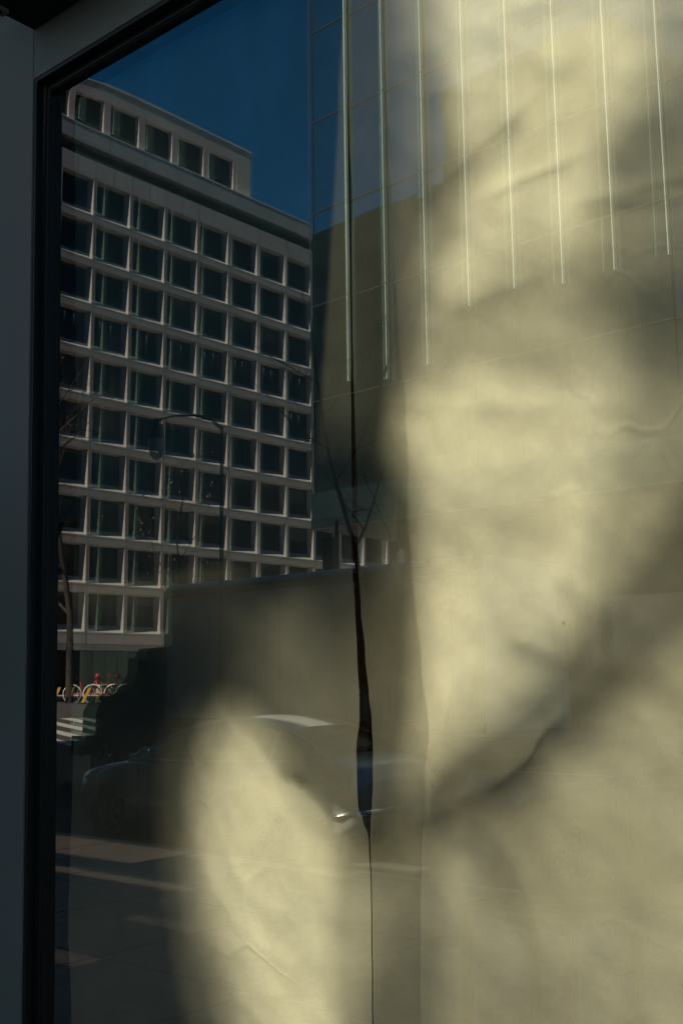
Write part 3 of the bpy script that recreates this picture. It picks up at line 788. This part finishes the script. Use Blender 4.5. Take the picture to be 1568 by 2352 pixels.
    for s_ in (1.5, 2.5, 3.35):
        mb = MB(); mb.box(xn + s_, xn + s_ + .006, yn - .03, yn + .0006, .35, .98); add(mb, 'door_seam', M['black'])
    mb = MB(); mb.lathe([(.02, -.09), (.07, -.07), (.09, 0), (.07, .07), (.02, .09)], (xn + 1.75, yn + .08, 1.12), 'y', 14); mb.tube([(xn + 1.75, yn - .04, 1.06), (xn + 1.75, yn + .05, 1.1)], .02); add(mb, 'wing_mirror', M[paint])
    for sg in (1, -1):
        mb = MB(); mb.tube([(xn + .16, yc + sg * .66, .70), (xn + .34, yc + sg * .76, .78), (xn + .60, yc + sg * .80, .85)], [.03, .055, .02], 8); add(mb, 'headlight', M['chrome'])
        mb = MB(); mb.tube([(xn + 4.50, yc + sg * .83, 1.03), (xn + 4.66, yc + sg * .80, .98), (xn + 4.76, yc + sg * .765, .88), (xn + 4.8, yc + sg * .75, .78)], [.03, .06, .055, .02], 8); add(mb, 'tail_light', M['red'])
    mb = MB(); mb.tube([(xn + 4.45, yn - .03, .50), (xn + 4.78, yn - .10, .54), (xn + 4.93, yn - .26, .565), (xn + 4.985, yc, .57)], [.012, .03, .035, .035], 8); add(mb, 'bumper_strip', M['chrome'])
    for w_ in WXs:
        for y in (yn - .13, yn - 1.67): wheel(c, base, xn + w_, y, .33, .33, .21, 7)
    return c
car('parked_car', -12.98, -7.55, 'carpaint', 'dark silver sedan with swept roof and chrome trim parked at the kerb')
car('parked_car', -6.35, -7.65, 'carpaint2', 'pale blue grey car parked behind the dark silver sedan')

# ------------------------------------------------------------------ street lamp
sx, sy = -14.68, -12.0
LB = (-14.6, -10.9, 0)
lampo = empty('street_lamp', LB); tag(lampo, 'black street lamp with curved arm and hanging frosted glass bowl', 'street lamp')
def inl(mb, n_, m):
    o = mb.build(n_, m, None); o.parent = lampo; loc(o, LB); return o
px_, py_ = -13.85, -11.2
mb = MB(); mb.tube([(px_, py_, 0), (px_, py_, 1.1)], [.13, .10], 12); mb.tube([(px_, py_, 1.1), (px_, py_, 6.35)], [.05, .032], 10); inl(mb, 'pole', M['black'])
mb = MB(); mb.tube([(px_, py_, 6.3), (px_ - .25, py_, 6.50), (px_ - .7, py_, 6.66), (px_ - 1.2, py_, 6.74), (px_ - 1.72, py_, 6.74)], [.035, .028, .024, .022, .022], 8); inl(mb, 'arm', M['black'])
lx = px_ - 1.72
mb = MB(); mb.lathe([(.0, 6.78), (.05, 6.77), (.07, 6.70), (.12, 6.64), (.13, 6.48), (.15, 6.42), (.14, 6.38)], (lx, py_, 0)); inl(mb, 'lamp_housing', M['black'])
mb = MB(); mb.lathe([(.14, 6.39), (.155, 6.30), (.14, 6.18), (.10, 6.07), (.05, 6.01), (0, 6.0)], (lx, py_, 0)); inl(mb, 'lamp_bowl', M['lampglass'])

# traffic signal pole rising behind the truck
TBs = (-16.5, -17.2, 0)
ts = empty('traffic_pole', TBs); tag(ts, 'thin dark traffic pole with small signal head behind the truck', 'traffic signal')
mb = MB(); mb.tube([(-16.5, -17.2, 0), (-16.5, -17.2, 5.6)], [.07, .05], 10); o = mb.build('pole', M['black'], ts); loc(o, TBs)
mb = MB(); mb.box(-16.68, -16.38, -17.08, -16.9, 4.3, 5.2); o = mb.build('signal_head', M['black'], ts); loc(o, TBs)

# ------------------------------------------------------------------ trees
def tree(name, base, h, seed, lean, label, spread=1.0, leaves=0, first=.25, thick=.12, depth=5):
    rn = random.Random(seed); t = empty(name, base); tag(t, label, 'tree', 'bare street trees')
    trunk = MB(); br = MB(); tips = []
    def grow(p, d, r, L, lvl, mb):
        pts = [p.copy()]; rs = [r]; n = 5
        dd = d.copy(); q = p.copy()
        for i in range(n):
            dd = (dd + Vector((rn.uniform(-1, 1), rn.uniform(-1, 1), rn.uniform(-.4, .8))) * .16).normalized()
            q = q + dd * (L / n); pts.append(q.copy()); rs.append(r * (1 - .55 * (i + 1) / n))
            if lvl < depth and i >= (0 if lvl else 1):
                for _ in range(1 if lvl == 0 else rn.choice((1, 1, 2))):
                    if lvl == 0 and (i / n) < first: continue
                    az = rn.uniform(0, 2 * math.pi)
                    side = dd.cross(Vector((math.cos(az), math.sin(az), .3))).normalized()
                    nd = (dd * rn.uniform(.5, .9) + side * rn.uniform(.6, 1.0) * spread + Vector((0, 0, .12))).normalized()
                    grow(q.copy(), nd, rs[-1] * .55, L * rn.uniform(.42, .62), lvl + 1, br)
        mb.tube(pts, rs, 6 if lvl < 2 else 4, cap=False)
        if lvl >= depth - 1: tips.extend(pts[2:])
        if lvl == 0: grow(q.copy(), dd, rs[-1], L * .5, 1, br)
    grow(Vector((0, 0, 0)), Vector(lean).normalized(), thick, h, 0, trunk)
    trunk.build('trunk', M['bark'], t); br.build('branches', M['bark'], t)
    if leaves:
        lf = MB()
        for _ in range(leaves):
            p = rn.choice(tips); a = Vector((rn.uniform(-1, 1), rn.uniform(-1, 1), rn.uniform(-1, 1))).normalized() * .05
            b = a.cross(Vector((rn.uniform(-1, 1), rn.uniform(-1, 1), 1))).normalized() * .04
            lf.quad(p - a, p + b, p + a, p - b)
        o = lf.build('leaves', M['leaf'], t); o['kind'] = 'stuff'
    return t
tree('bare_tree', (-37.5, -25.2, 1.2), 9.0, 11, (.02, 0, 1), 'tall thin bare tree standing left of the office grid', 1.0, 160, .15, .17, 5)
tree('bare_tree', (-9.5, -9.9, 0), 4.7, 5, (-.05, 0, 1), 'bare tree with long twigs reaching over the truck', 1.15, 0, .35, .065, 5)
tree('bare_tree', (-27.5, -22.2, .7), 5.2, 23, (.05, 0, 1), 'low bare tree with a few russet leaves by the crosswalk', .9, 260, .25, .07, 4)

# ------------------------------------------------------------------ shared bikes and yellow posts on the far corner
BG = 1.35
def bike(loc_, rz, label):
    b = empty('shared_bike', loc_, rz); tag(b, label, 'bicycle', 'shared bikes docked on the corner')
    for x in (-.52, .55):
        mb = MB(); mb.lathe([(.30, -.02), (.335, -.02), (.335, .02), (.30, .02), (.30, -.02)], (x, 0, .335), 'y', 24)
        w_ = mb.build('wheel', M['rubber'], b)
        mb = MB()
        for k in range(10):
            a = math.pi * k / 5; mb.tube([(x, 0, .335), (x + .3 * math.cos(a), 0, .335 + .3 * math.sin(a))], .004, 4)
        mb.build('spokes', M['steel'], w_)
    mb = MB(); mb.tube([(.45, 0, .85), (.2, 0, .45), (-.1, 0, .36), (-.52, 0, .34)], .03); mb.tube([(-.1, 0, .36), (-.2, 0, .9)], .025); mb.tube([(.55, 0, .335), (.45, 0, .9)], .025); mb.build('frame', M['bikered'], b)
    mb = MB(); mb.box(-.02 + .50, .62, -.05, .05, .62, .72); mb.lathe([(.36, -.06), (.40, -.06), (.40, .06), (.36, .06)], (-.52, 0, .335), 'y', 24); mb.build('mudguard', M['white'], b)
    mb = MB(); mb.lathe([(0, .0), (.09, .02), (.1, .16), (.05, .24), (0, .25)], (.50, 0, .92), 'z', 14); mb.build('front_shell', M['bikered'], b)
    mb = MB(); mb.tube([(.36, -.28, 1.12), (.46, -.14, 1.06), (.46, .14, 1.06), (.36, .28, 1.12)], .016); mb.build('handlebar', M['steel'], b)
    mb = MB(); mb.box(-.34, -.08, -.09, .09, .92, .97); mb.build('saddle', M['black'], b)
    mb = MB(); mb.box(.46, .60, -.06, .06, .10, .62); mb.build('dock_post', M['white'], b)
    return b
bike((-38.8, -26.9, BG), rad(-50), 'red shared bike with white mudguard, nearest the bare tree')
bike((-38.2, -27.5, BG), rad(-50), 'red shared bike between two others in the dock row')
bike((-37.6, -28.1, BG), rad(-50), 'red shared bike at the truck end of the dock row')
bike((-37.0, -28.7, BG), rad(-50), 'red shared bike half hidden by the truck cab')
for q, (x, y, lb) in enumerate([(-37.6, -24.4, 'slanted yellow post at the kerb beside the bare tree'), (-36.4, -25.0, 'slanted yellow post at the kerb in front of the red bikes')]):
    t = empty('yellow_post', (x, y, gz(x)), rad(-50)); tag(t, lb, 'post', 'slanted yellow posts on the corner')
    mb = MB(); mb.add([(-.06, -.03, 0), (.06, -.03, 0), (.06, .03, 0), (-.06, .03, 0), (.24, -.03, .62), (.36, -.03, .62), (.36, .03, .62), (.24, .03, .62)], [(0, 1, 2, 3), (4, 5, 6, 7), (0, 1, 5, 4), (1, 2, 6, 5), (2, 3, 7, 6), (3, 0, 4, 7)])
    mb.build('post', M['yellow'], t)
    mb = MB(); mb.box(-.14, .14, -.1, .1, 0, .05); mb.build('foot', M['black'], t)

# small cafe table behind the photographer
tb = empty('street_table', (-2.95, -3.15, .15), rad(8)); tag(tb, 'small dark slatted table standing on the pavement', 'table')
mb = MB()
for k in range(6): mb.box(-.36, .36, -.30 + k * .1, -.22 + k * .1, .70, .73)
mb.build('tabletop', M['bark'], tb)
for x in (-.31, .31):
    for y in (-.25, .25):
        mb = MB(); mb.box(x - .02, x + .02, y - .02, y + .02, 0, .70); mb.build('leg', M['bark'], tb)

# ------------------------------------------------------------------ unseen light blockers, added to break up the sun on the paper
def add_blocker(poly, h, m, label, name='light_blocker'):
    pts = []
    n = len(poly)
    for i in range(n):
        p0, p1, p2, p3 = poly[i - 1], poly[i], poly[(i + 1) % n], poly[(i + 2) % n]
        for k in range(6):
            t = k / 6
            pts.append(tuple(.5 * (2 * p1[q] + (p2[q] - p0[q]) * t + (2 * p0[q] - 5 * p1[q] + 4 * p2[q] - p3[q]) * t * t + (3 * p1[q] - p0[q] - 3 * p2[q] + p3[q]) * t ** 3) for q in (0, 1)))
    vs = []
    for u, v in pts:
        x, z = on_plane(u, v, YP); a, b = roof_pt(x, z, YP, h); vs.append((a, b, h))
    c = (sum(p[0] for p in vs) / len(vs), sum(p[1] for p in vs) / len(vs), h)
    t = empty(name, c); tag(t, label, 'shade sail', 'unseen light blockers added above the roof')
    me = bpy.data.meshes.new('blocker_sheet'); bm = bmesh.new()
    f = bm.faces.new([bm.verts.new((p[0] - c[0], p[1] - c[1], 0)) for p in vs])
    bmesh.ops.triangulate(bm, faces=[f]); bm.to_mesh(me); bm.free(); me.materials.append(m)
    put(bpy.data.objects.new('blocker_sheet', me), t)
    return t
BLOCKERS = [
    ([(700, -150), (950, -150), (1040, 220), (1000, 480), (930, 800), (915, 960), (900, 1100), (880, 1400), (700, 1400)], 12, 'pass40', 'tall unseen light blocker beside the roof edge'),
    ([(550, -150), (870, -150), (900, 500), (905, 960), (860, 1150), (780, 1280), (550, 1300)], 11, 'pass20', 'darkest unseen light blocker above the roof'),
    ([(900, 160), (1010, 180), (1080, 430), (1010, 640), (940, 900), (850, 900)], 9, 'pass55', 'middle unseen light blocker above the roof'),
    ([(930, 400), (1080, 310), (1180, 250), (1190, 320), (1060, 440), (950, 500)], 7, 'pass70', 'small curved unseen light blocker in the middle'),
    ([(930, 680), (1100, 650), (1200, 560), (1300, 560), (1600, 500), (1600, 900), (1420, 880), (1250, 900), (1100, 840), (1000, 920), (920, 920)], 8.5, 'pass55', 'wide pale unseen light blocker across the middle'),
    ([(1500, -200), (1475, 200), (1370, 420), (1380, 620), (1440, 780), (1400, 950), (1370, 1150), (1310, 1380), (1210, 1560), (1060, 1680), (960, 1800), (900, 2000), (850, 2600), (1900, 2600), (1900, -200)], 11, 'pass55', 'largest unseen light blocker along the right side'),
    ([(1700, 980), (1530, 1200), (1330, 1450), (1180, 1620), (1000, 1750), (940, 1900), (1080, 1920), (1300, 1750), (1450, 1600), (1700, 1330)], 7.5, 'pass40', 'long narrow unseen light blocker across the largest one'),
    ([(1750, 900), (1500, 1150), (1300, 1420), (1150, 1600), (980, 1740), (920, 1900), (1080, 1960), (1330, 1780), (1500, 1600), (1750, 1380)], 11, 'pass85', 'broad pale unseen light blocker over the long narrow one'),
    ([(1390, 300), (1550, 180), (1700, 150), (1700, 500), (1500, 470), (1380, 450)], 10, 'pass40', 'short dark unseen light blocker near the wall head'),
    ([(1440, 700), (1700, 600), (1800, 1100), (1500, 1180), (1450, 1000)], 10, 'pass70', 'square pale unseen light blocker high on the right'),
    ([(1300, 660), (1700, 560), (1700, 800), (1450, 800)], 9, 'pass55', 'second short unseen light blocker near the wall head'),
    ([(150, 1050), (900, 1050), (960, 1500), (940, 1760), (890, 2000), (790, 1960), (690, 1820), (610, 1700), (540, 1640), (450, 1640), (380, 1700), (150, 1700)], 10, 'pass20', 'dense unseen light blocker by the roof opening'),
    ([(150, 1050), (860, 1050), (780, 1340), (620, 1430), (520, 1560), (430, 1700), (380, 1900), (150, 2000)], 11, 'pass55', 'second dense unseen light blocker above the roof opening'),
    ([(150, 1000), (880, 1000), (860, 1300), (640, 1400), (450, 1500), (300, 1600), (150, 1600)], 12, 'pass40', 'unseen light blocker over the head of the roof opening'),
    ([(100, 1400), (620, 1500), (560, 1700), (490, 1850), (500, 2080), (560, 2250), (640, 2600), (100, 2600)], 12, 'pass55', 'very wide loose unseen light blocker at the dark end'),
    ([(100, 1500), (530, 1540), (480, 1700), (440, 1850), (455, 2080), (510, 2250), (560, 2600), (100, 2600)], 12, 'pass20', 'dense unseen light blocker at the dark end'),
    ([(100, 1500), (370, 1500), (360, 1850), (420, 2250), (450, 2600), (100, 2600)], 8, 'pass20', 'unseen light blocker along the left edge'),
    ([(770, 1960), (1000, 1850), (980, 2600), (800, 2600)], 8, 'pass55', 'pale narrow unseen light blocker for the paper foot'),
    ([(1120, 1820), (1260, 1760), (1200, 2080), (1080, 2120)], 9, 'pass70', 'upright pale unseen light blocker for the lower paper'),
    ([(900, 2180), (1300, 2260), (1300, 2600), (850, 2600)], 9, 'pass70', 'lowest pale unseen light blocker'),
    ([(1080, 1440), (1200, 1400), (1300, 1480), (1200, 1580)], 7, 'pass70', 'smallest pale unseen light blocker'),
    ([(1000, 1180), (1150, 1150), (1300, 1230), (1180, 1290), (1040, 1260)], 9, 'pass70', 'little pale unseen light blocker in the open middle'),
]
for poly, h, mk, lb in BLOCKERS:
    add_blocker(poly, h, M[mk], lb)
block('far_building', -180, 90, -150, -128, 34, 'long olive building closing the view far behind the glass offices')
